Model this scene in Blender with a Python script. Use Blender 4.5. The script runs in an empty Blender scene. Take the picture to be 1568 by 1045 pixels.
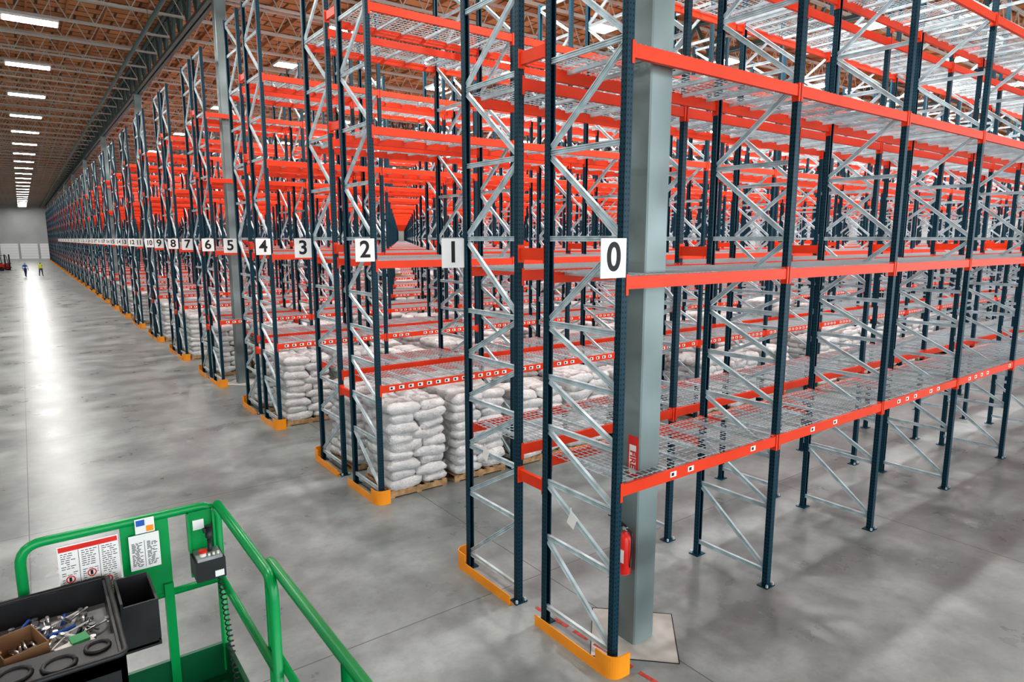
import bpy, math, random
from mathutils import Vector, Matrix
random.seed(7)
scene = bpy.context.scene
COL = scene.collection
H = 4.5
X0 = 4.60; BAY = 2.83; NB = 22
YB = 4.42; PITCH = 5.55; DEPTH = 1.10; GAP = 0.54
NPAIR = 30
POSTTOP = 9.9
LEVELS = [1.98, 4.08, 6.20, 8.05]

# ------------------------------------------------------------------ materials
def new_mat(name):
    m = bpy.data.materials.new(name); m.use_nodes = True
    nt = m.node_tree
    return m, nt, nt.nodes['Principled BSDF']
def N(nt, t, **kw):
    n = nt.nodes.new(t)
    for k, v in kw.items(): setattr(n, k, v)
    return n
def mixc(nt, fac, a, b):
    n = N(nt, 'ShaderNodeMix', data_type='RGBA')
    for i, s in ((0, fac), (6, a), (7, b)):
        if hasattr(s, 'is_output'): nt.links.new(s, n.inputs[i])
        else: n.inputs[i].default_value = s if i == 0 else (*s, 1)
    return n.outputs[2]
def math_(nt, op, a, b=None, c=None):
    n = N(nt, 'ShaderNodeMath', operation=op)
    for i, s in enumerate((a, b, c)):
        if s is None: continue
        if hasattr(s, 'is_output'): nt.links.new(s, n.inputs[i])
        else: n.inputs[i].default_value = s
    return n.outputs[0]
def noise(nt, vec, scale, detail=4, rough=.55):
    n = N(nt, 'ShaderNodeTexNoise'); n.inputs['Scale'].default_value = scale
    n.inputs['Detail'].default_value = detail; n.inputs['Roughness'].default_value = rough
    if vec: nt.links.new(vec, n.inputs['Vector'])
    return n.outputs['Fac']
def ramp(nt, fac, lo, hi, smooth=False):
    n = N(nt, 'ShaderNodeMapRange'); nt.links.new(fac, n.inputs[0])
    if smooth: n.interpolation_type = 'SMOOTHSTEP'
    n.inputs[1].default_value = lo; n.inputs[2].default_value = hi
    return n.outputs[0]
def simple(name, col, rough=.5, metal=0, var=.15, nscale=6, emis=None):
    m, nt, b = new_mat(name)
    if var > 0:
        tc = N(nt, 'ShaderNodeTexCoord')
        f = noise(nt, tc.outputs['Object'], nscale, 1)
        d = tuple(c*(1-var) for c in col); l = tuple(min(1, c*(1+var)) for c in col)
        nt.links.new(mixc(nt, ramp(nt, f, .3, .7), d, l), b.inputs['Base Color'])
    else: b.inputs['Base Color'].default_value = (*col, 1)
    b.inputs['Roughness'].default_value = rough; b.inputs['Metallic'].default_value = metal
    if emis:
        b.inputs['Emission Color'].default_value = (*col, 1); b.inputs['Emission Strength'].default_value = emis
    return m
M_RED = simple('beam_red_paint', (.76, .058, .016), .42, 0, .06, 2)
M_RED.node_tree.nodes['Principled BSDF'].inputs['Specular IOR Level'].default_value = .3
M_GALV = simple('galvanised_steel', (.56, .66, .70), .36, .25, .18, 6)
M_WIRE = simple('wire_mesh_zinc', (.52, .59, .62), .4, .2, 0)
M_WHITE = simple('white_label', (.85, .85, .83), .6, 0, 0)
M_BLACK = simple('black_plastic', (.02, .021, .024), .45, 0, .3)
M_INK = simple('black_ink', (.01, .01, .012), .6, 0, .0)
M_YEL = simple('safety_yellow_paint', (.95, .34, .015), .4, 0, .08, 3)
M_WOOD = simple('pallet_wood', (.42, .27, .14), .8, 0, .3, 8)
M_COLM = simple('column_grey_paint', (.20, .25, .25), .36, .25, .38, 1.3)
M_GREEN = simple('lift_green_paint', (.0, .32, .085), .3, 0, .08, 3)
M_DGREEN = simple('lift_dark_green', (.0, .12, .045), .4, 0, .15, 3)
M_GIRD = simple('girder_grey_green', (.08, .14, .14), .5, .2, 0)
M_JOIST = simple('joist_primer', (.50, .50, .45), .5, .1, 0)
M_GREY = simple('tray_grey', (.34, .36, .37), .5, 0, .2, 10)
M_RPL = simple('safety_red', (.7, .03, .02), .35, 0, .1)
M_CARD = simple('cardboard', (.30, .17, .09), .8, 0, .2)
M_CHROME = simple('tool_steel', (.6, .62, .65), .25, .9, .1)
M_RUB = simple('tyre_rubber', (.02, .02, .02), .8, 0, .2)
M_BLUE = simple('label_blue', (.02, .12, .5), .5, 0, 0)
M_WALL = simple('wall_grey', (.42, .44, .44), .8, 0, .08, .3)
M_WALLW = simple('dock_door_white', (.9, .92, .93), .6, 0, .0)
M_FIX = simple('fixture_white', (.7, .7, .7), .4, 0, 0)
M_GLOW = simple('led_panel', (1, .98, .95), .5, 0, 0, 1, emis=80)
M_GLOW2 = simple('led_panel_racks', (1, .98, .95), .5, 0, 0, 1, emis=230)
M_PIPE = simple('sprinkler_pipe', (.03, .16, .17), .4, 0, 0)
M_TAPE = simple('floor_tape_red', (.5, .06, .05), .6, 0, .3, 20)

# blue post with holes (UV in metres)
M_POST, nt, b = new_mat('upright_blue_paint')
uv = N(nt, 'ShaderNodeUVMap'); sep = N(nt, 'ShaderNodeSeparateXYZ'); nt.links.new(uv.outputs[0], sep.inputs[0])
du = math_(nt, 'SUBTRACT', math_(nt, 'ABSOLUTE', sep.outputs[0]), .019)
fv = math_(nt, 'MULTIPLY', math_(nt, 'SUBTRACT', math_(nt, 'FRACT', math_(nt, 'DIVIDE', sep.outputs[1], .0508)), .5), .0508*.75)
dist = math_(nt, 'SQRT', math_(nt, 'ADD', math_(nt, 'MULTIPLY', du, du), math_(nt, 'MULTIPLY', fv, fv)))
hole = math_(nt, 'LESS_THAN', dist, .0082)
nt.links.new(mixc(nt, hole, (.003, .042, .068), (.0005, .002, .004)), b.inputs['Base Color'])
b.inputs['Roughness'].default_value = .42; b.inputs['Specular IOR Level'].default_value = .28

# sacks
M_SACK, nt, b = new_mat('woven_sack_white')
tc = N(nt, 'ShaderNodeTexCoord')
c1 = mixc(nt, ramp(nt, noise(nt, tc.outputs['Object'], 3.5, 2), .35, .7), (.60, .61, .61), (.80, .80, .79))
sp = noise(nt, tc.outputs['Object'], 14, 2)
pr = math_(nt, 'GREATER_THAN', sp, .67)
c2 = mixc(nt, math_(nt, 'MULTIPLY', pr, .5), c1, (.38, .25, .22))
nt.links.new(c2, b.inputs['Base Color']); b.inputs['Roughness'].default_value = .42
bm_ = N(nt, 'ShaderNodeBump'); bm_.inputs['Strength'].default_value = 1; bm_.inputs['Distance'].default_value = .04
nt.links.new(noise(nt, tc.outputs['Object'], 12, 3, .65), bm_.inputs['Height']); nt.links.new(bm_.outputs[0], b.inputs['Normal'])

# floor
M_FLOOR, nt, b = new_mat('polished_concrete')
tc = N(nt, 'ShaderNodeTexCoord'); P = tc.outputs['Object']
big = noise(nt, P, .16, 4, .6); mid = noise(nt, P, .8, 8, .58); fine = noise(nt, P, 6, 5, .7)
c = mixc(nt, ramp(nt, big, .28, .72, True), (.165, .187, .187), (.270, .298, .298))
c = mixc(nt, math_(nt, 'MULTIPLY', ramp(nt, mid, .35, .85, True), .75), c, (.45, .49, .485))
c = mixc(nt, math_(nt, 'MULTIPLY', ramp(nt, mid, .60, .15, True), .40), c, (.08, .092, .092))
c = mixc(nt, math_(nt, 'MULTIPLY', ramp(nt, fine, .40, .85, True), .35), c, (.13, .135, .13))
mp = N(nt, 'ShaderNodeMapping'); mp.inputs['Scale'].default_value = (1, 14, 1); mp.inputs['Rotation'].default_value = (0, 0, .5)
nt.links.new(P, mp.inputs[0])
scr = noise(nt, mp.outputs[0], 2.6, 4, .8)
c = mixc(nt, math_(nt, 'MULTIPLY', ramp(nt, scr, .58, .9), .18), c, (.06, .06, .06))
sep = N(nt, 'ShaderNodeSeparateXYZ'); nt.links.new(P, sep.inputs[0])
def joint(o, off, per):
    f = math_(nt, 'FRACT', math_(nt, 'DIVIDE', math_(nt, 'ADD', o, off), per))
    return math_(nt, 'LESS_THAN', f, .014/per)
jl = math_(nt, 'MAXIMUM', joint(sep.outputs[0], 112.32, 5.6), joint(sep.outputs[1], 100, 5.6))
c = mixc(nt, math_(nt, 'MULTIPLY', jl, .75), c, (.04, .04, .04))
nt.links.new(c, b.inputs['Base Color'])
mr = N(nt, 'ShaderNodeMapRange'); nt.links.new(mid, mr.inputs[0]); mr.inputs[1].default_value = .3; mr.inputs[2].default_value = .7
mr.inputs[3].default_value = .25; mr.inputs[4].default_value = .38
nt.links.new(mr.outputs[0], b.inputs['Roughness'])

M_PATCH = simple('concrete_patch', (.56, .55, .51), .6, 0, .15, 4)

# roof deck wood
M_ROOF, nt, b = new_mat('roof_plywood')
tc = N(nt, 'ShaderNodeTexCoord')
br = N(nt, 'ShaderNodeTexBrick'); br.inputs['Scale'].default_value = .4
br.inputs['Color1'].default_value = (.60, .28, .11, 1); br.inputs['Color2'].default_value = (.46, .20, .08, 1)
br.inputs['Mortar'].default_value = (.10, .05, .02, 1); br.inputs['Mortar Size'].default_value = .02
nt.links.new(tc.outputs['Object'], br.inputs[0]); nt.links.new(br.outputs[0], b.inputs['Base Color'])
b.inputs['Roughness'].default_value = .8
M_PURL = simple('roof_purlin_wood', (.45, .21, .09), .8, 0, 0)

# ------------------------------------------------------------------ mesh builder
class MB:
    def __init__(s, mats): s.v = []; s.f = []; s.m = []; s.uv = []; s.sm = []; s.mats = mats
    def face(s, idx, mat, uvs=None, smooth=False):
        s.f.append(idx); s.m.append(s.mats.index(mat)); s.sm.append(smooth)
        s.uv.extend(uvs if uvs else [(9, 9)]*len(idx))
    def sweep(s, prof, p0, p1, A, B, mat, caps=True):
        p0 = Vector(p0); p1 = Vector(p1); A = Vector(A); B = Vector(B); n = len(prof); o = len(s.v)
        L = (p1-p0).length
        for p in (p0, p1):
            for a, b in prof: s.v.append(tuple(p+A*a+B*b))
        for i in range(n):
            j = (i+1) % n
            l = math.hypot(prof[i][0]-prof[j][0], prof[i][1]-prof[j][1])/2
            s.face((o+i, o+j, o+n+j, o+n+i), mat, [(-l, 0), (l, 0), (l, L), (-l, L)])
        if caps:
            s.face(tuple(range(o, o+n)), mat); s.face(tuple(range(o+2*n-1, o+n-1, -1)), mat)
    def box(s, lo, hi, mat):
        x0, y0, z0 = lo; x1, y1, z1 = hi; o = len(s.v)
        s.v += [(x0, y0, z0), (x1, y0, z0), (x1, y1, z0), (x0, y1, z0), (x0, y0, z1), (x1, y0, z1), (x1, y1, z1), (x0, y1, z1)]
        for f in ((0, 3, 2, 1), (4, 5, 6, 7), (0, 1, 5, 4), (1, 2, 6, 5), (2, 3, 7, 6), (3, 0, 4, 7)):
            s.face(tuple(o+i for i in f), mat)
    def cbox(s, c, d, mat, R=None):
        o = len(s.v); c = Vector(c)
        R = R or Matrix.Identity(3)
        for sx, sy, sz in ((-1, -1, -1), (1, -1, -1), (1, 1, -1), (-1, 1, -1), (-1, -1, 1), (1, -1, 1), (1, 1, 1), (-1, 1, 1)):
            s.v.append(tuple(c+R @ Vector((sx*d[0]/2, sy*d[1]/2, sz*d[2]/2))))
        for f in ((0, 3, 2, 1), (4, 5, 6, 7), (0, 1, 5, 4), (1, 2, 6, 5), (2, 3, 7, 6), (3, 0, 4, 7)):
            s.face(tuple(o+i for i in f), mat)
    def bar(s, p0, p1, w, mat, caps=False):
        p0 = Vector(p0); p1 = Vector(p1); d = (p1-p0).normalized()
        up = Vector((0, 0, 1)) if abs(d.z) < .9 else Vector((1, 0, 0))
        A = d.cross(up).normalized(); B = A.cross(d)
        h = w/2
        s.sweep([(-h, -h), (h, -h), (h, h), (-h, h)], p0, p1, A, B, mat, caps)
    def tube(s, pts, r, mat, seg=10, fillet=0, caps=True, radii=None):
        pts = [Vector(p) for p in pts]
        if fillet > 0:
            q = [pts[0]]
            for i in range(1, len(pts)-1):
                a, p, c = pts[i-1], pts[i], pts[i+1]
                da = (a-p); dc = (c-p); fl = min(fillet, da.length*.49, dc.length*.49)
                s0 = p+da.normalized()*fl; s1 = p+dc.normalized()*fl
                for k in range(7):
                    t = k/6; q.append(s0*(1-t)**2+p*2*t*(1-t)+s1*t*t)
            q.append(pts[-1]); pts = q
        o = len(s.v); n = len(pts); prev = None
        for i, p in enumerate(pts):
            d = (pts[min(i+1, n-1)]-pts[max(i-1, 0)]).normalized()
            if prev is None:
                up = Vector((0, 0, 1)) if abs(d.z) < .9 else Vector((1, 0, 0))
                A = d.cross(up).normalized()
            else: A = (prev-d*prev.dot(d)).normalized()
            prev = A; B = d.cross(A)
            rr = radii[i] if radii else r
            for k in range(seg):
                t = 2*math.pi*k/seg
                s.v.append(tuple(p+A*math.cos(t)*rr+B*math.sin(t)*rr))
        for i in range(n-1):
            for k in range(seg):
                k2 = (k+1) % seg
                s.face((o+i*seg+k, o+i*seg+k2, o+(i+1)*seg+k2, o+(i+1)*seg+k), mat, None, True)
        if caps:
            s.face(tuple(range(o, o+seg)), mat); s.face(tuple(range(o+n*seg-1, o+(n-1)*seg-1, -1)), mat)
    def cyl(s, p0, p1, r, mat, seg=20): s.tube([p0, p1], r, mat, seg)
    def ribbon(s, path, th, z0, z1, mat):
        n = len(path); o = len(s.v); q = [Vector((p[0], p[1], 0)) for p in path]
        for i, p in enumerate(q):
            d = (q[min(i+1, n-1)]-q[max(i-1, 0)]).normalized(); nn = Vector((-d.y, d.x, 0))*th/2
            for pp in (p-nn, p+nn):
                s.v.append((pp.x, pp.y, z0)); s.v.append((pp.x, pp.y, z1))
        for i in range(n-1):
            a = o+i*4; c = a+4
            s.face((a, c, c+1, a+1), mat); s.face((a+2, a+3, c+3, c+2), mat)
            s.face((a+1, c+1, c+3, a+3), mat); s.face((a, a+2, c+2, c), mat)
        s.face((o, o+1, o+3, o+2), mat); e = o+(n-1)*4; s.face((e, e+2, e+3, e+1), mat)
    def mesh(s, name):
        me = bpy.data.meshes.new(name); me.from_pydata(s.v, [], s.f)
        for m in s.mats: me.materials.append(m)
        me.polygons.foreach_set('material_index', s.m)
        me.polygons.foreach_set('use_smooth', s.sm)
        u = me.uv_layers.new(name='UVMap'); flat = [c for p in s.uv for c in p]
        u.data.foreach_set('uv', flat); me.update()
        return me
def obj(name, data, parent=None, loc=(0, 0, 0), rot=(0, 0, 0), scale=(1, 1, 1)):
    o = bpy.data.objects.new(name, data); COL.objects.link(o)
    o.location = loc; o.rotation_euler = rot; o.scale = scale
    if parent: o.parent = parent
    return o
def text(name, body, size, mat, parent, loc, rot, off=0.0, ext=.001):
    cu = bpy.data.curves.new(name, 'FONT'); cu.body = body; cu.size = size; cu.align_x = 'CENTER'; cu.align_y = 'CENTER'
    cu.offset = off; cu.extrude = ext; cu.materials.append(mat)
    return obj(name, cu, parent, loc, rot)

# ------------------------------------------------------------------ rack row mesh
POSTP = [(-.040, .037), (.040, .037), (.040, -.037), (.022, -.037), (.022, -.033), (.036, -.033), (.036, .033),
         (-.036, .033), (-.036, -.033), (-.022, -.033), (-.022, -.037), (-.040, -.037)]
BR = [(-.028, -.020), (-.028, .018), (.028, .018), (.028, -.020), (.019, -.020), (.015, -.006), (.008, -.006), (.004, -.016), (-.004, -.016), (-.008, -.006), (-.015, -.006), (-.019, -.020)]
BOXP = [(-.038, -.037), (.038, -.037), (.038, .037), (-.038, .037)]
BOXB = [(-.028, -.018), (-.028, .018), (.028, .018), (.028, -.018)]
HZ = [.20, 1.08, 1.75, 2.40, 2.98, 3.58, 4.50, 5.40, 6.32, 7.22, 8.12, 9.02, 9.80]
DG = [1, 1, 1, 1, 1, 0, 1, 0, 1, 0, 1, 0]     # 1: high end at inner post
BEAM = [(-.024, -.062), (.024, -.062), (.024, .03), (.006, .03), (.006, .062), (-.024, .062)]
def build_rack(lod, nb):
    rk = MB([M_POST, M_GALV, M_RED, M_WIRE])
    for k in range(nb+1):
        x = k*BAY
        for y, s in ((0, -1), (DEPTH, 1)):
            rk.sweep(POSTP if not lod else BOXP, (x, y, 0.012), (x, y, POSTTOP), (1, 0, 0), (0, s, 0), M_POST)
            rk.box((x-.09, y-.075, 0), (x+.09, y+.075, .012), M_POST)
            if not lod:
                for sx in (-.065, .065): rk.box((x+sx-.012, y+s*.055-.012, .012), (x+sx+.012, y+s*.055+.012, .05), M_GALV)
        ya, yb = .036, DEPTH-.036
        def brace(p0, p1):
            p0 = Vector(p0); p1 = Vector(p1); d = (p1-p0).normalized()
            rk.sweep(BOXB if lod else BR, p0, p1, Vector((1, 0, 0)).cross(d), (1, 0, 0), M_GALV, not lod)
        for z in HZ: brace((x, ya-.02, z), (x, yb+.02, z))
        for i, d in enumerate(DG):
            z0, z1 = HZ[i]+.05, HZ[i+1]-.05
            if d: brace((x, ya, z0), (x, yb, z1))
            else: brace((x, yb, z0), (x, ya, z1))
    for k in range(nb):
        xa, xb = k*BAY+.040, (k+1)*BAY-.040
        for li, z in enumerate(LEVELS):
            for y, s in ((0, 1), (DEPTH, -1)):
                rk.sweep(BEAM, (xa, y-s*.012, z), (xb, y-s*.012, z), (0, s, 0), (0, 0, 1), M_RED, not lod)
                for xe, sg in ((xa, -1), (xb, 1)):
                    rk.box((min(xe-sg*.006, xe+sg*.03), y-s*.046 if s > 0 else y+.038, z-.12), (max(xe-sg*.006, xe+sg*.03), y-.038 if s > 0 else y+.046, z+.085), M_RED)
                    if not lod: rk.box((min(xe, xe-sg*.006), y-.04, z-.12), (max(xe, xe-sg*.006), y+.04, z+.085), M_RED)
            zt = z+.066
            n = 10 if not lod else 5; ww = .007 if not lod else .012
            for i in range(n+1):
                y = .03+(DEPTH-.06)*i/n
                rk.bar((xa+.02, y, zt), (xb-.02, y, zt), ww, M_WIRE)
            nn = 36 if not lod else 14
            for i in range(nn+1):
                x = xa+.03+(xb-xa-.06)*i/nn
                if abs(i-nn/2) < .3 and not lod: continue
                rk.bar((x, -.02, zt+.006), (x, DEPTH+.02, zt+.006), ww, M_WIRE)
            for i in range(6):
                x = xa+.2+(xb-xa-.4)*i/5
                rk.box((x-.02, .01, z+.02), (x+.02, DEPTH-.01, z+.06), M_GALV)
    return rk.mesh('rack_frames_beams_decks')
rack_me = build_rack(False, NB)
rack_lo = build_rack(True, NB)
def build_labels(step, keep, seed):
    mb = MB([M_WHITE, M_INK]); rnd = random.Random(seed)
    for k in range(NB):
        xa, xb = k*BAY+.038, (k+1)*BAY-.038
        for i in range(step):
            if rnd.random() > keep: continue
            x = xa+.2+(xb-xa-.4)*i/(step-1)
            mb.box((x-.05, -.0385, 1.955), (x+.05, -.0365, 2.015), M_WHITE)
            mb.box((x-.03, -.040, 1.968), (x+.01, -.0386, 2.002), M_INK)
    return mb.mesh('location_labels')
lab_a = build_labels(14, .9, 1); lab_b = build_labels(9, .42, 2)

sp = MB([M_RED])
for k in range(NB+1):
    for z in (1.68, 4.33, 6.45, 8.3):
        sp.box((k*BAY-.025, DEPTH+.037, z-.065), (k*BAY+.025, DEPTH+GAP-.037, z+.065), M_RED)
        for y in (DEPTH+.038, DEPTH+GAP-.048):
            sp.box((k*BAY-.045, y, z-.10), (k*BAY+.045, y+.01, z+.10), M_RED)
spacer_me = sp.mesh('row_spacers')

gd = MB([M_YEL, M_INK])
gd.box((-.155, -.02, 0), (-.143, DEPTH+.02, .13), M_YEL)
gd.box((-.155, -.02, 0), (-.05, DEPTH+.02, .01), M_YEL)
path = [(-.149, .10), (-.149, .0)]
for i in range(9):
    t = math.pi+math.pi/2*i/8
    path.append((-.02+.129*math.cos(t), -.03+.129*math.sin(t)))
path += [(.09, -.159)]
gd.ribbon(path, .014, 0, .25, M_YEL)
for y in (.2, .5, .8): gd.cyl((-.10, y, .01), (-.10, y, .03), .014, M_YEL, 8)
guard_me = gd.mesh('end_guard')

sg = MB([M_WHITE]); sg.box((0, -.004, 0), (.33, .004, .37), M_WHITE); sign_me = sg.mesh('aisle_sign_plate')

# ------------------------------------------------------------------ sacks
def sack(mb, c, lx, ly, lz, rot, seed, zs=None):
    rnd = random.Random(seed); nu, nv = 14, 6; o = len(mb.v)
    cr, sr = math.cos(rot), math.sin(rot)
    ph = [rnd.uniform(0, 6.28) for _ in range(6)]
    def pw(a, e): return math.copysign(abs(a)**e, a)
    for j in range(nv+1):
        ph_ = -math.pi/2+math.pi*j/nv
        for i in range(nu):
            th = 2*math.pi*(i+.5)/nu
            x = pw(math.cos(ph_), .34)*pw(math.cos(th), .28); y = pw(math.cos(ph_), .34)*pw(math.sin(th), .32); z = pw(math.sin(ph_), .8)
            w = 1+.045*math.sin(4*x+ph[0]+3*z)+.04*math.sin(5*y+ph[1]+2*z)
            z = z*(1+.20*math.sin(4*x+ph[2])*math.cos(3*y+ph[3]))*(1-.25*abs(x)**4)+.18*math.sin(2.5*x+ph[4])*math.sin(2*y+ph[5])
            X, Y = x*lx/2*w, y*ly/2*w
            mb.v.append((c[0]+X*cr-Y*sr, c[1]+X*sr+Y*cr, c[2]+z*lz/2))
    for j in range(nv):
        for i in range(nu):
            i2 = (i+1) % nu
            mb.face((o+j*nu+i, o+j*nu+i2, o+(j+1)*nu+i2, o+(j+1)*nu+i), M_SACK, None, True)
def pallet(mb, cx, cy, z, layers, seed):
    rnd = random.Random(seed)
    W, D = 1.16, 1.08
    for y in (-.5, 0, .5): mb.box((cx-W/2, cy+y*D-.02-(.02 if y > 0 else -.02 if y < 0 else 0), z+.018), (cx+W/2, cy+y*D+.02-(.02 if y > 0 else -.02 if y < 0 else 0), z+.108), M_WOOD)
    for i in range(7):
        x = cx-W/2+.05+(W-.1)*i/6; mb.box((x-.045, cy-D/2, z+.108), (x+.045, cy+D/2, z+.126), M_WOOD)
        if i % 3 == 0: mb.box((x-.05, cy-D/2, z), (x+.05, cy+D/2, z+.018), M_WOOD)
    h = .170
    for l in range(layers):
        zc = z+.126+h*(l+.5)
        f = 1 if l % 2 else -1
        jx, jy = rnd.uniform(-.03, .03), rnd.uniform(-.025, .025)
        for k in range(3):
            sack(mb, (cx+f*.25+jx+rnd.uniform(-.02, .02), cy+(k-1)*.355+jy, zc+rnd.uniform(-.01, .01)), .66, .41, h*1.35, rnd.uniform(-.06, .06), rnd.random())
        for k in range(2):
            sack(mb, (cx-f*.32+jx, cy+(k-.5)*.53+jy+rnd.uniform(-.02, .02), zc+rnd.uniform(-.01, .01)), .58, .50, h*1.35, math.pi/2+rnd.uniform(-.06, .06), rnd.random())
stack_mes = []
for var in range(3):
    mb = MB([M_SACK, M_WOOD]); rnd = random.Random(50+var)
    for k in range(9):
        for j, ox in enumerate((.74, 2.07)):
            if var == 2 and k % 6 == 0 and j == 0: continue
            if k > 0 and rnd.random() < .15: continue
            pallet(mb, k*BAY+ox, DEPTH/2, 0, rnd.choice([9, 8, 8]) if k else 9, var*100+k*2+j)
            if k > 2 and rnd.random() < .07: pallet(mb, k*BAY+ox, DEPTH/2, LEVELS[0]+.08, 2, 999+var*100+k*2+j)
    stack_mes.append(mb.mesh('sack_pallets_mesh'))

# ------------------------------------------------------------------ place rack rows
for p in range(NPAIR):
    for r in (0, 1):
        idx = p*2+r
        y = YB+p*PITCH + (0 if r == 0 else 2*DEPTH+GAP)
        e = obj('pallet_rack', None, None, (X0, y, 0))
        sy = 1 if r == 0 else -1
        obj('frames_beams_decks', rack_me if p < 7 else rack_lo, e, (0, 0, 0), (0, 0, 0), (1, sy, 1))
        if p < 9: obj('location_labels', lab_a if idx > 0 else lab_b, e, (0, 0, 0), (0, 0, 0), (1, sy, 1))
        obj('end_guard', guard_me, e, (0, 0, 0), (0, 0, 0), (1, sy, 1))
        if r == 0: obj('row_spacers', spacer_me, e)
        if idx < 40:
            xs = -.34 if r == 0 else -.38
            ys = -.05 if r == 0 else .0
            obj('aisle_sign_plate', sign_me, e, (xs, ys, 4.135))
            t = text('aisle_number', str(idx), .37 if idx < 10 else .30, M_INK, e, (xs+.165, ys-.006, 4.32), (math.pi/2, 0, 0), .008)
            if idx >= 10: t.scale = (.75, 1, 1)
        if idx >= 2:
            obj('stacked_sack_pallets', stack_mes[2 if (r == 0 and p % 3 == 0) else idx % 2], None, (X0, y if r == 0 else y-DEPTH, 0))

# ------------------------------------------------------------------ building
XL, XR, YF, YN = -14, 72, 186, -14
CX0, CSX, CY0, CSY = 5.24, BAY*6, 4.72, PITCH*3
def boxobj(name, lo, hi, mat):
    mb = MB([mat]); mb.box(lo, hi, mat); return obj(name, mb.mesh(name))
boxobj('floor', (XL, YN, -.3), (XR, YF, 0), M_FLOOR)
boxobj('wall_left', (XL-.3, YN, 0), (XL, YF, 13.2), M_WALL)
boxobj('wall_right', (XR, YN, 0), (XR+.3, YF, 13.2), M_WALL)
boxobj('wall_far', (XL, YF, 0), (XR, YF+.3, 13.2), M_WALL)
for i in range(5):
    mb = MB([M_WALLW, M_GREY]); x = -11+i*3.6
    mb.box((x, YF-.10, 0), (x+3.2, YF-.01, 3.4), M_WALLW)
    for j in range(5): mb.box((x, YF-.12, .6*j+.58), (x+3.2, YF-.10, .6*j+.61), M_GREY)
    obj('door_%d' % (i+1), mb.mesh('dock_door'))
mb = MB([M_ROOF, M_PURL]); mb.box((XL, YN, 13.1), (XR, YF, 13.2), M_ROOF)
x = XL+.3
while x < XR: mb.box((x-.03, YN, 12.96), (x+.03, YF, 13.1), M_PURL); x += 1.22
obj('ceiling', mb.mesh('ceiling'))
# joists along X
mb = MB([M_JOIST])
for z in (12.15, 12.92):
    for dy in (-.04, .04): mb.box((XL, dy-.03, z-.03), (XR, dy+.03, z+.03) , M_JOIST)
n = int((XR-XL)/.8)
for i in range(n):
    x = XL+(XR-XL)*i/n; w = (XR-XL)/n
    mb.bar((x, 0, 12.15), (x+w/2, 0, 12.92), .035, M_JOIST); mb.bar((x+w/2, 0, 12.92), (x+w, 0, 12.15), .035, M_JOIST)
jm = mb.mesh('roof_joist_mesh')
e = obj('roof_joists', None)
y = YN+1.2
while y < YF:
    obj('joist', jm, e, (0, y, 0)); y += 2.8
# girders along Y
mb = MB([M_GIRD])
for z in (11.55, 12.85):
    for dx in (-.09, .09): mb.box((dx-.06, YN, z-.06), (dx+.06, YF, z+.06), M_GIRD)
n = int((YF-YN)/1.4)
for i in range(n):
    y = YN+(YF-YN)*i/n; w = (YF-YN)/n
    mb.bar((0, y, 11.55), (0, y+w/2, 12.85), .09, M_GIRD); mb.bar((0, y+w/2, 12.85), (0, y+w, 11.55), .09, M_GIRD)
    mb.bar((0, y, 11.55), (0, y, 12.85), .05, M_GIRD)
gm = mb.mesh('girder_mesh')
cm = MB([M_COLM, M_GALV]); w = .16
prof = [(-w+.015, -w), (w-.015, -w), (w, -w+.015), (w, w-.015), (w-.015, w), (-w+.015, w), (-w, w-.015), (-w, -w+.015)]
cm.sweep(prof, (0, 0, 0), (0, 0, 11.5), (1, 0, 0), (0, 1, 0), M_COLM)
cm.box((-.2, -.2, 11.46), (.2, .2, 11.5), M_COLM)
colm = cm.mesh('column_mesh')
pm = MB([M_PATCH, M_INK])
s_ = .66
pm.v += [(-s_, 0, .004), (0, -s_, .004), (s_, 0, .004), (0, s_, .004)]; pm.face((0, 1, 2, 3), M_PATCH)
q = s_+.012
for a, b in (((-q, 0), (0, -q)), ((0, -q), (q, 0)), ((q, 0), (0, q)), ((0, q), (-q, 0))):
    pm.bar((a[0], a[1], .001), (b[0], b[1], .001), .008, M_INK)
patm = pm.mesh('column_isolation_patch')
for i in range(4):
    x = CX0+i*CSX
    obj('roof_girder', gm, None, (x, 0, 0))
    for k in range(-1, 11):
        c = obj('steel_column', colm, None, (x, CY0+k*CSY, 0))
        if i == 0 and k < 3: obj('isolation_patch', patm, c)
obj('roof_girder', gm, None, (CX0-CSX+.4, 0, 0))
mb = MB([M_PIPE]); mb.cyl((0, YN, 0), (0, YF, 0), .07, M_PIPE, 10)
for y in range(-10, 180, 6): mb.cyl((0, y, 0), (0, y, .5), .01, M_PIPE, 6)
obj('sprinkler_pipe', mb.mesh('sprinkler_pipe'), None, (4.1, 0, 11.6))

# lights
def fixture(hx, hy, glow):
    lm = MB([M_FIX, glow, M_GALV])
    lm.box((-hx-.05, -hy-.04, .005), (hx+.05, hy+.04, .08), M_FIX)
    o_ = len(lm.v); lm.v += [(-hx, -hy, 0), (-hx, hy, 0), (hx, hy, 0), (hx, -hy, 0)]; lm.face((o_, o_+1, o_+2, o_+3), glow)
    for sx in (-hx*.8, hx*.8): lm.cyl((sx, 0, .08), (sx, 0, 1.0), .006, M_GALV, 6)
    return lm.mesh('high_bay_fixture_mesh')
lmm = fixture(.72, .32, M_GLOW); lm2 = fixture(.42, .34, M_GLOW2)
for i in range(26): obj('high_bay_light', lmm, None, (.9, 6.5+7*i, 11.5))
for i in range(13): obj('high_bay_light', lmm, None, (-8, 6.5+14*i, 11.5))
for j in range(9):
    for i in range(31):
        if i > 11 and i % 2 == 0: continue
        obj('high_bay_light', lm2, None, (9.4+7*j, 5.9+PITCH*i, 11.5))

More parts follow.
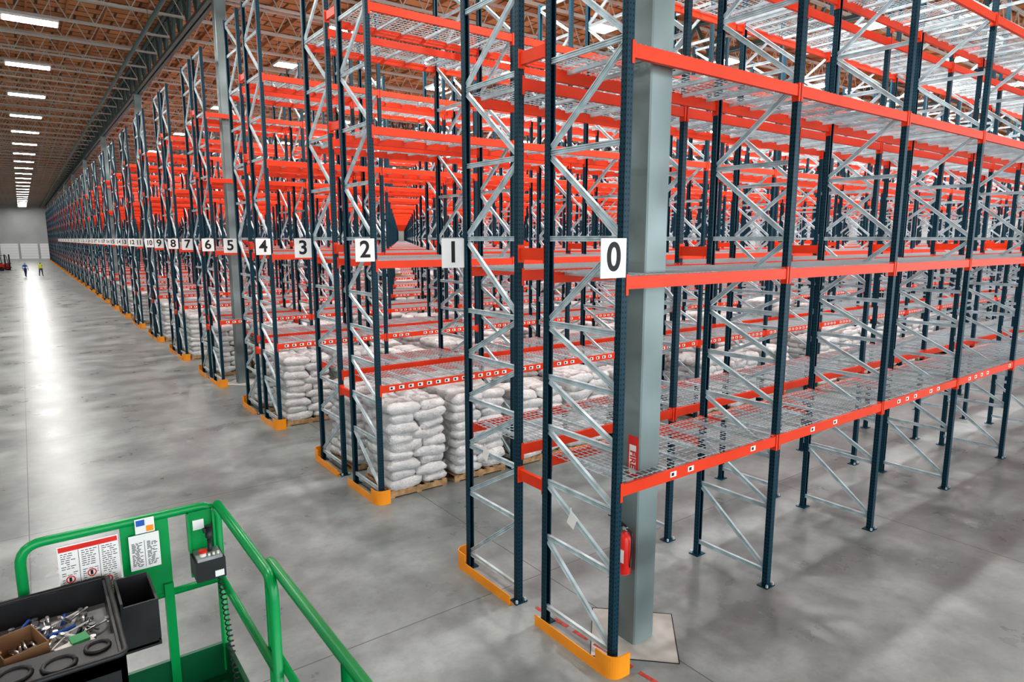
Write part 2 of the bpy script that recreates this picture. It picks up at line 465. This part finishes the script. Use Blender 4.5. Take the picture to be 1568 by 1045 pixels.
# ------------------------------------------------------------------ extinguisher on column
mb = MB([M_RPL, M_BLACK, M_CHROME, M_WHITE])
prof = [(0, .06), (.02, .072), (.40, .072), (.45, .05), (.47, .022), (.50, .02)]
mb.tube([(0, 0, z) for z, r in prof], 0, M_RPL, 20, 0, True, [r for z, r in prof])
mb.cbox((0, 0, .52), (.05, .03, .04), M_CHROME); mb.cbox((-.05, 0, .56), (.14, .02, .012), M_BLACK, Matrix.Rotation(.25, 3, 'Y'))
mb.cbox((-.05, 0, .53), (.12, .02, .012), M_BLACK)
mb.tube([(.03, 0, .52), (.10, .0, .50), (.10, 0, .3), (.085, 0, .1)], .01, M_BLACK, 8, .05)
mb.box((-.05, -.0745, .15), (.05, -.07, .3), M_WHITE)
obj('fire_extinguisher', mb.mesh('fire_extinguisher'), None, (CX0-.16-.08, CY0-.06, .86), (0, 0, -math.pi/2))
mb = MB([M_RPL, M_WHITE]); mb.box((-.006, -.07, 0), (0, .07, .46), M_RPL); mb.box((-.008, -.045, .04), (-.006, .05, .36), M_WHITE)
sgn = obj('fire_extinguisher_sign', mb.mesh('fe_sign'), None, (CX0-.162, CY0-.07, 1.95))
text('sign_text', 'FIRE', .11, M_RPL, sgn, (-.010, 0, .2), (math.pi/2, math.pi/2, -math.pi/2), .003)

# floor tape dashes
mb = MB([M_TAPE])
for i in range(8):
    mb.cbox((4.70+.02*i, 5.7-.32*i, .003), (.05, .22, .003), M_TAPE, Matrix.Rotation(.1, 3, 'Z'))
obj('floor_tape_marks', mb.mesh('floor_tape'))

for (x, y, z) in ((X0-.04, YB+.62, 1.45), (X0-.04, YB+2*DEPTH+GAP-.45, 1.75)):
    mb = MB([M_WHITE]); mb.cbox((0, 0, 0), (.004, .12, .16), M_WHITE, Matrix.Rotation(.4, 3, 'X')); mb.cbox((0, .02, .1), (.003, .02, .08), M_WHITE)
    obj('inspection_tag', mb.mesh('inspection_tag'), None, (x, y, z))

# ------------------------------------------------------------------ scissor lift
L = obj('scissor_lift', None)
XA, XBb, YK, YM, ZT, ZD = -.13, .66, 3.36, .95, 3.20, 2.30
mb = MB([M_GREEN, M_DGREEN, M_BLACK])
r = .021
mb.tube([(XA, YK, ZD), (XA, YK, ZT), (XBb, YK, ZT), (XBb, YK, ZD)], r, M_GREEN, 12, .09)
mb.tube([(XBb, YK-.02, ZT), (XBb, 2.44, ZT), (XBb, 2.44, ZD)], r, M_GREEN, 12, .09)
for x in (XA, XBb): mb.tube([(x, YK, 2.80), (x, 2.44, 2.80)], .018, M_GREEN, 10)
mb.tube([(XA, 2.44, 2.80), (XA, 2.44, ZD)], .018, M_GREEN, 10)
mb.tube([(XA, YK, 2.80), (XBb, YK, 2.80)], .018, M_GREEN, 10)
mb.box((.40, YK-.03, ZD), (.44, YK+.01, 2.86), M_GREEN)
mb.box((.24, YK-.012, 2.80), (.44, YK+.0, ZT), M_GREEN)
mb.box((XA-.02, YK-.01, ZD-.02), (XBb+.02, YK+.01, ZD+.15), M_DGREEN)
for x in (XA, XBb): mb.box((x-.01, YM, ZD-.02), (x+.01, YK, ZD+.15), M_DGREEN)
mb.box((XA, YM, ZD-.08), (XBb, YK, ZD-.02), M_DGREEN)
for x in (XA-.10, XBb+.035):
    mb.tube([(x, 2.62, ZD), (x, 2.62, ZT), (x, YM, ZT)], .020, M_GREEN, 12, .05)
    mb.tube([(x, 2.62, 2.8), (x, YM, 2.8)], .016, M_GREEN, 12)
    for y in (1.8, YM): mb.tube([(x, y, ZT), (x, y, ZD)], .02, M_GREEN, 12)
mb.tube([(XA-.10, YM, ZT), (XBb+.035, YM, ZT)], .021, M_GREEN, 12)
mb.tube([(XA-.10, YM, 2.8), (XBb+.035, YM, 2.8)], .018, M_GREEN, 12)
mb.box((XA-.11, YM, ZD-.08), (XA, 2.64, ZD), M_DGREEN)
obj('guardrails_platform', mb.mesh('guardrails'), L)
mb = MB([M_GREEN, M_DGREEN, M_GREY, M_RUB, M_BLACK])
mb.box((XA+.03, 1.15, .18), (XBb-.03, 3.2, .62), M_GREEN); mb.box((XA+.1, 1.2, .62), (XBb-.1, 3.15, .66), M_DGREEN)
for x in (XA-.0, XBb-.0):
    for y in (1.45, 2.9): mb.cyl((x-.06, y, .19), (x+.06, y, .19), .19, M_RUB, 24); mb.cyl((x-.07, y, .19), (x+.07, y, .19), .09, M_GREY, 16)
zs = [.68, 1.2, 1.72, 2.21]
for i in range(3):
    for x in (XA+.12, XBb-.12):
        mb.bar((x, 1.3, zs[i]), (x, 3.05, zs[i+1]), .07, M_GREEN, True); mb.bar((x+.05, 3.05, zs[i]), (x+.05, 1.3, zs[i+1]), .07, M_GREEN, True)
        for y in (1.3, 3.05): mb.cyl((XA+.1, y, zs[i]), (XBb-.1, y, zs[i]), .025, M_GREY, 10)
obj('chassis_scissors', mb.mesh('chassis_scissors'), L)
yp = YK-.03
mb = MB([M_WHITE, M_RPL, M_INK, M_BLUE, M_YEL])
rp = random.Random(3)
def placard(x0, x1, z0, z1, head, lines, cols=2):
    mb.box((x0, yp-.004, z0), (x1, yp, z1), M_WHITE)
    mb.box((x0+.004, yp-.006, z1-.028), (x1-.004, yp-.004, z1-.006), head)
    w = (x1-x0)/cols
    for cI in range(cols):
        if cI: mb.box((x0+cI*w-.0008, yp-.005, z0+.01), (x0+cI*w+.0008, yp-.004, z1-.03), M_INK)
        for i in range(lines):
            z = z1-.038-(z1-z0-.05)*i/lines
            xx = x0+cI*w+.01
            while xx < x0+(cI+1)*w-.02:
                l = rp.uniform(.006, .02); l = min(l, x0+(cI+1)*w-.008-xx)
                if rp.random() < .85: mb.box((xx, yp-.005, z-.0028), (xx+l, yp-.004, z), M_INK)
                xx += l+.004
placard(-.00, .23, 2.90, 3.17, M_RPL, 22, 3)
placard(.27, .395, 2.97, 3.14, M_WHITE, 20, 2)
mb.box((.30, yp-.004, 3.145), (.38, yp, 3.215), M_WHITE); mb.box((.305, yp-.006, 3.182), (.34, yp-.004, 3.21), M_BLUE); mb.box((.345, yp-.006, 3.15), (.375, yp-.004, 3.178), M_YEL)
placard(.15, .28, 2.85, 2.90, M_RPL, 2, 1)
mb.box((-.0, yp-.004, 2.86), (.09, yp, 2.898), M_WHITE); mb.box((.005, yp-.006, 2.88), (.085, yp-.004, 2.893), M_RPL)
for (cx, cz) in ((.04, 3.01), (.04, 2.96), (.12, 3.02), (.18, 2.97), (.12, 2.95)):
    mb.box((cx-.02, yp-.0055, cz-.02), (cx+.02, yp-.004, cz+.02), M_WHITE)
    mb.tube([(cx+.016*math.cos(t*.7), yp-.007, cz+.016*math.sin(t*.7)) for t in range(10)], .0025, M_RPL, 6)
    mb.box((cx-.006, yp-.007, cz-.01), (cx+.004, yp-.0055, cz+.01), M_INK)
obj('placards', mb.mesh('placards'), L)
mb = MB([M_GREEN, M_BLACK, M_RPL, M_GREY, M_WHITE])
mb.box((.52, YK-.035, 2.86), (.63, YK-.02, 3.19), M_GREEN)
mb.box((.515, YK-.06, 3.0), (.525, YK-.02, 3.19), M_GREEN); mb.box((.625, YK-.06, 3.0), (.635, YK-.02, 3.19), M_GREEN)
mb.box((.52, YK-.17, 2.89), (.65, YK-.03, 2.985), M_BLACK)
mb.box((.53, YK-.16, 2.985), (.64, YK-.04, 3.0), M_GREY)
mb.cyl((.56, YK-.13, 3.0), (.56, YK-.13, 3.018), .014, M_WHITE, 14); mb.cyl((.56, YK-.13, 3.018), (.56, YK-.13, 3.03), .018, M_RPL, 14)
for sx in (.585, .605, .625): mb.cyl((sx, YK-.14, 3.0), (sx, YK-.14, 3.012), .006, M_WHITE, 8)
mb.cyl((.60, YK-.09, 3.0), (.60, YK-.09, 3.08), .010, M_BLACK, 10); mb.cyl((.60, YK-.09, 3.07), (.60, YK-.09, 3.13), .017, M_BLACK, 12); mb.box((.575, YK-.10, 3.10), (.60, YK-.08, 3.12), M_BLACK)
mb.box((.54, YK-.04, 3.10), (.59, YK-.036, 3.15), M_WHITE); mb.box((.60, YK-.175, 2.9), (.64, YK-.171, 2.93), M_WHITE)
obj('control_box', mb.mesh('control_box'), L)
mb = MB([M_BLACK])
mb.tube([(.63+.012*math.cos(t*.8), 3.24-.0013*t+.012*math.sin(t*.8), 2.88-.0028*t) for t in range(0, 200)], .0035, M_BLACK, 6)
obj('coiled_cable', mb.mesh('coiled_cable'), L)
# tool tray
mb = MB([M_BLACK, M_GREY])
tx0, tx1, ty0, ty1, tz = -.42, .17, 2.60, 3.28, 3.0
mb.box((tx0+.01, ty0+.01, tz-.115), (tx1-.01, ty1-.01, tz-.11), M_GREY)
for a in ((tx0, ty0, tx1, ty0+.02), (tx0, ty1-.02, tx1, ty1), (tx0, ty0, tx0+.02, ty1), (tx1-.02, ty0, tx1, ty1)):
    mb.box((a[0], a[1], tz-.12), (a[2], a[3], tz), M_BLACK)
mb.tube([(tx0, ty0, tz), (tx1, ty0, tz), (tx1, ty1, tz), (tx0, ty1, tz), (tx0, ty0, tz)], .011, M_BLACK, 8, .03)
mb.box((tx0, ty0, tz-.06), (tx1, ty0+.19, tz-.012), M_BLACK)
for i, (cx, cy) in enumerate(((tx1-.08, ty0+.12), (tx1-.20, ty0+.08), (tx1-.33, ty0+.1))):
    rr = .05 if i else .038
    ringp = [(cx+rr*math.cos(t*.524), cy+rr*math.sin(t*.524), tz-.008) for t in range(13)]
    mb.tube(ringp, .008, M_BLACK, 8); mb.cyl((cx, cy, tz-.0115), (cx, cy, tz-.009), rr-.004, M_BLACK, 16)
mb.box((tx1+.02, ty1-.30, tz-.22), (tx1+.03, ty1-.05, tz-.0), M_BLACK); mb.box((tx1+.15, ty1-.30, tz-.20), (tx1+.16, ty1-.05, tz-.02), M_BLACK)
mb.box((tx1+.03, ty1-.30, tz-.22), (tx1+.15, ty1-.29, tz-.02), M_BLACK); mb.box((tx1+.03, ty1-.06, tz-.22), (tx1+.15, ty1-.05, tz-.0), M_BLACK)
mb.box((tx1+.02, ty1-.30, tz-.23), (tx1+.16, ty1-.05, tz-.21), M_BLACK)
obj('tool_tray', mb.mesh('tool_tray'), L)
mb = MB([M_CHROME, M_CARD, M_WHITE, M_RPL, M_BLUE, M_GREEN, M_BLACK])
rn = random.Random(5)
for i in range(80):
    cx, cy = rn.uniform(tx0+.1, tx1-.08), rn.uniform(ty0+.27, ty1-.09); a = rn.gauss(1.2, .7); l = rn.uniform(.02, .085)
    if cx < -.15 and cy < 3.08: continue
    z = tz-.10+rn.uniform(0, .03)
    p0 = (cx-l*math.cos(a), cy-l*math.sin(a), z); p1 = (cx+l*math.cos(a), cy+l*math.sin(a), z)
    mb.cyl(p0, p1, rn.uniform(.003, .008), rn.choice([M_CHROME, M_CHROME, M_CHROME, M_CHROME, M_WHITE, M_BLUE, M_BLACK]), 8)
    if i % 2: mb.cyl((p1[0], p1[1], z-.008), (p1[0], p1[1], z+.008), rn.uniform(.009, .016), M_CHROME, 6)
R = Matrix.Rotation(.3, 3, 'Z')
CB = Vector((-.15, 2.95, tz-.06))
for dx, dy, s1, s2 in ((-.07, 0, .004, .18), (.07, 0, .004, .18), (0, -.09, .14, .004), (0, .09, .14, .004)):
    mb.cbox(CB+R @ Vector((dx, dy, 0)), (s1, s2, .09), M_CARD, R)
mb.cbox(CB+Vector((0, 0, .06))+R @ Vector((-.11, 0, 0)), (.08, .18, .004), M_CARD, R @ Matrix.Rotation(-.4, 3, 'Y'))
mb.cbox(CB+Vector((0, 0, -.04)), (.13, .16, .004), M_CARD, R)
mb.cbox((.03, 2.86, tz-.075), (.12, .10, .04), M_WHITE, Matrix.Rotation(.4, 3, 'Z')); mb.cbox((.04, 2.90, tz-.05), (.06, .06, .01), M_GREEN, Matrix.Rotation(.2, 3, 'Z'))
obj('tools', mb.mesh('tools'), L)
mb = MB([M_CHROME, M_WHITE, M_BLACK])
for i in range(30):
    cx, cy = rn.uniform(.2, .6), rn.uniform(2.5, 3.25); a = rn.uniform(0, 3.14); l = rn.uniform(.03, .09)
    mb.cyl((cx-l*math.cos(a), cy-l*math.sin(a), ZD-.005), (cx+l*math.cos(a), cy+l*math.sin(a), ZD-.005+rn.uniform(0, .03)), rn.uniform(.006, .013), rn.choice([M_CHROME, M_WHITE, M_BLACK]), 8)
obj('loose_hardware', mb.mesh('loose_hardware'), L)

# ------------------------------------------------------------------ people
def vest_mat(name, vest, pants):
    m, nt, b = new_mat(name); tc = N(nt, 'ShaderNodeTexCoord'); sep = N(nt, 'ShaderNodeSeparateXYZ'); nt.links.new(tc.outputs['Object'], sep.inputs[0])
    z = sep.outputs[2]; ax = math_(nt, 'ABSOLUTE', sep.outputs[0])
    c = mixc(nt, math_(nt, 'GREATER_THAN', z, .09), (.03, .02, .015), pants)
    c = mixc(nt, math_(nt, 'GREATER_THAN', z, .95), c, vest)
    st = math_(nt, 'COMPARE', z, 1.15, .03)
    c = mixc(nt, st, c, (.8, .8, .8))
    c = mixc(nt, math_(nt, 'GREATER_THAN', z, 1.47), c, (.5, .28, .2))
    c = mixc(nt, math_(nt, 'GREATER_THAN', z, 1.685), c, (.04, .02, .01))
    hand = math_(nt, 'MULTIPLY', math_(nt, 'GREATER_THAN', ax, .225), math_(nt, 'LESS_THAN', z, .93))
    c = mixc(nt, hand, c, (.5, .28, .2))
    nt.links.new(c, b.inputs['Base Color']); b.inputs['Roughness'].default_value = .7
    return m
def person(loc, rz, vest, pants, stride):
    V = []; E = []; R_ = []
    def add(p, r, par=None):
        V.append(p); R_.append(r)
        if par is not None: E.append((par, len(V)-1))
        return len(V)-1
    pel = add((0, 0, .95), (.15, .11)); w = add((0, 0, 1.10), (.14, .10), pel); ch = add((0, 0, 1.30), (.17, .115), w); nb = add((0, 0, 1.44), (.08, .075), ch)
    nk = add((0, .005, 1.51), (.055, .055), nb); hd = add((0, -.01, 1.60), (.078, .092), nk); ht = add((0, 0, 1.70), (.072, .085), hd)
    add((0, -.10, 1.60), (.014, .018), hd)
    for s in (-1, 1):
        st = stride*s
        hp = add((s*.095, 0, .88), (.095, .10), pel); kn = add((s*.10, -st*.5-.02, .50), (.06, .065), hp); an = add((s*.10, -st+.02, .10), (.042, .045), kn)
        add((s*.105, -st-.13, .04), (.045, .035), an)
        sh = add((s*.19, 0, 1.40), (.065, .065), ch); el = add((s*.25, st*.4+.02, 1.14), (.046, .046), sh); wr = add((s*.26, st*.6-.06, .90), (.032, .032), el)
        pa = add((s*.262, st*.6-.08, .84), (.022, .036), wr)
        for k, (dy, l) in enumerate(((-.03, .065), (-.01, .08), (.01, .075), (.03, .06))):
            f = add((s*.264, st*.6-.08+dy, .80), (.009, .009), pa); add((s*.258, st*.6-.085+dy, .80-l), (.008, .008), f)
        add((s*.245, st*.6-.13, .82), (.009, .009), pa)
    me = bpy.data.meshes.new('worker_body'); me.from_pydata([Vector(v) for v in V], E, [])
    o = obj('warehouse_worker', me, None, loc, (0, 0, rz))
    sk = o.modifiers.new('skin', 'SKIN'); sk.use_smooth_shade = True
    for i, rr in enumerate(R_): me.skin_vertices[0].data[i].radius = rr
    me.skin_vertices[0].data[0].use_root = True
    sb = o.modifiers.new('sub', 'SUBSURF'); sb.levels = 2; sb.render_levels = 2
    me.materials.append(vest_mat('worker_clothes', vest, pants))
    return o
for args in (((.1, 97, 0), 2.6, (.03, .12, .35), (.03, .05, .12), .12), ((1.6, 98, 0), .4, (.75, .85, .05), (.02, .03, .06), .22)):
    person(*args)

# ------------------------------------------------------------------ forklift
mb = MB([M_RPL, M_BLACK, M_GREY, M_RUB, M_YEL])
mb.box((-.55, -.9, .25), (.55, .9, .95), M_RPL); mb.box((-.55, .7, .25), (.55, 1.15, 1.25), M_GREY)
mb.box((-.3, .1, .95), (.3, .6, 1.1), M_BLACK); mb.box((-.3, .5, 1.1), (.3, .62, 1.6), M_BLACK)
for x in (-.5, .5):
    mb.bar((x, -.75, .95), (x, -.45, 2.15), .06, M_BLACK, True); mb.bar((x, .75, .95), (x, .65, 2.15), .06, M_BLACK, True); mb.bar((x, -.48, 2.15), (x, .68, 2.15), .06, M_BLACK, True)
    mb.box((x*.7-.05, -1.15, .1), (x*.7+.05, -1.0, 2.3), M_BLACK); mb.box((x*.6-.06, -2.1, .06), (x*.6+.06, -1.15, .11), M_GREY)
    for y in (-.65, .7): mb.cyl((x-.1, y, .3), (x+.1, y, .3), .3, M_RUB, 20)
for i in range(6): mb.bar((-.5, -.45+i*.22, 2.15), (.5, -.45+i*.22, 2.15), .03, M_BLACK, True)
mb.box((-.5, -1.2, .4), (.5, -1.15, .55), M_BLACK); mb.box((-.5, -1.2, 1.0), (.5, -1.15, 1.1), M_BLACK)
mb.tube([(0, -.5, .95), (0, -.3, 1.2)], .02, M_BLACK, 8)
obj('forklift', mb.mesh('forklift'), None, (-2.6, 118, 0), (0, 0, .8))

# ------------------------------------------------------------------ world + camera
wd = bpy.data.worlds.new('world'); scene.world = wd; wd.use_nodes = True
bg = wd.node_tree.nodes['Background']; bg.inputs[0].default_value = (.90, .96, 1, 1); bg.inputs[1].default_value = 2.9
cam = bpy.data.cameras.new('camera'); cam.lens = 22.98; cam.sensor_width = 36; cam.clip_end = 500; cam.clip_start = .05
co = obj('camera', cam, None, (0, 0, H), (math.radians(90-8.9), 0, math.radians(-36.6)))
scene.camera = co
scene.view_settings.view_transform = 'Standard'
scene.view_settings.exposure = .15
try: scene.view_settings.look = 'Medium High Contrast'
except Exception as ex: print('look', ex)
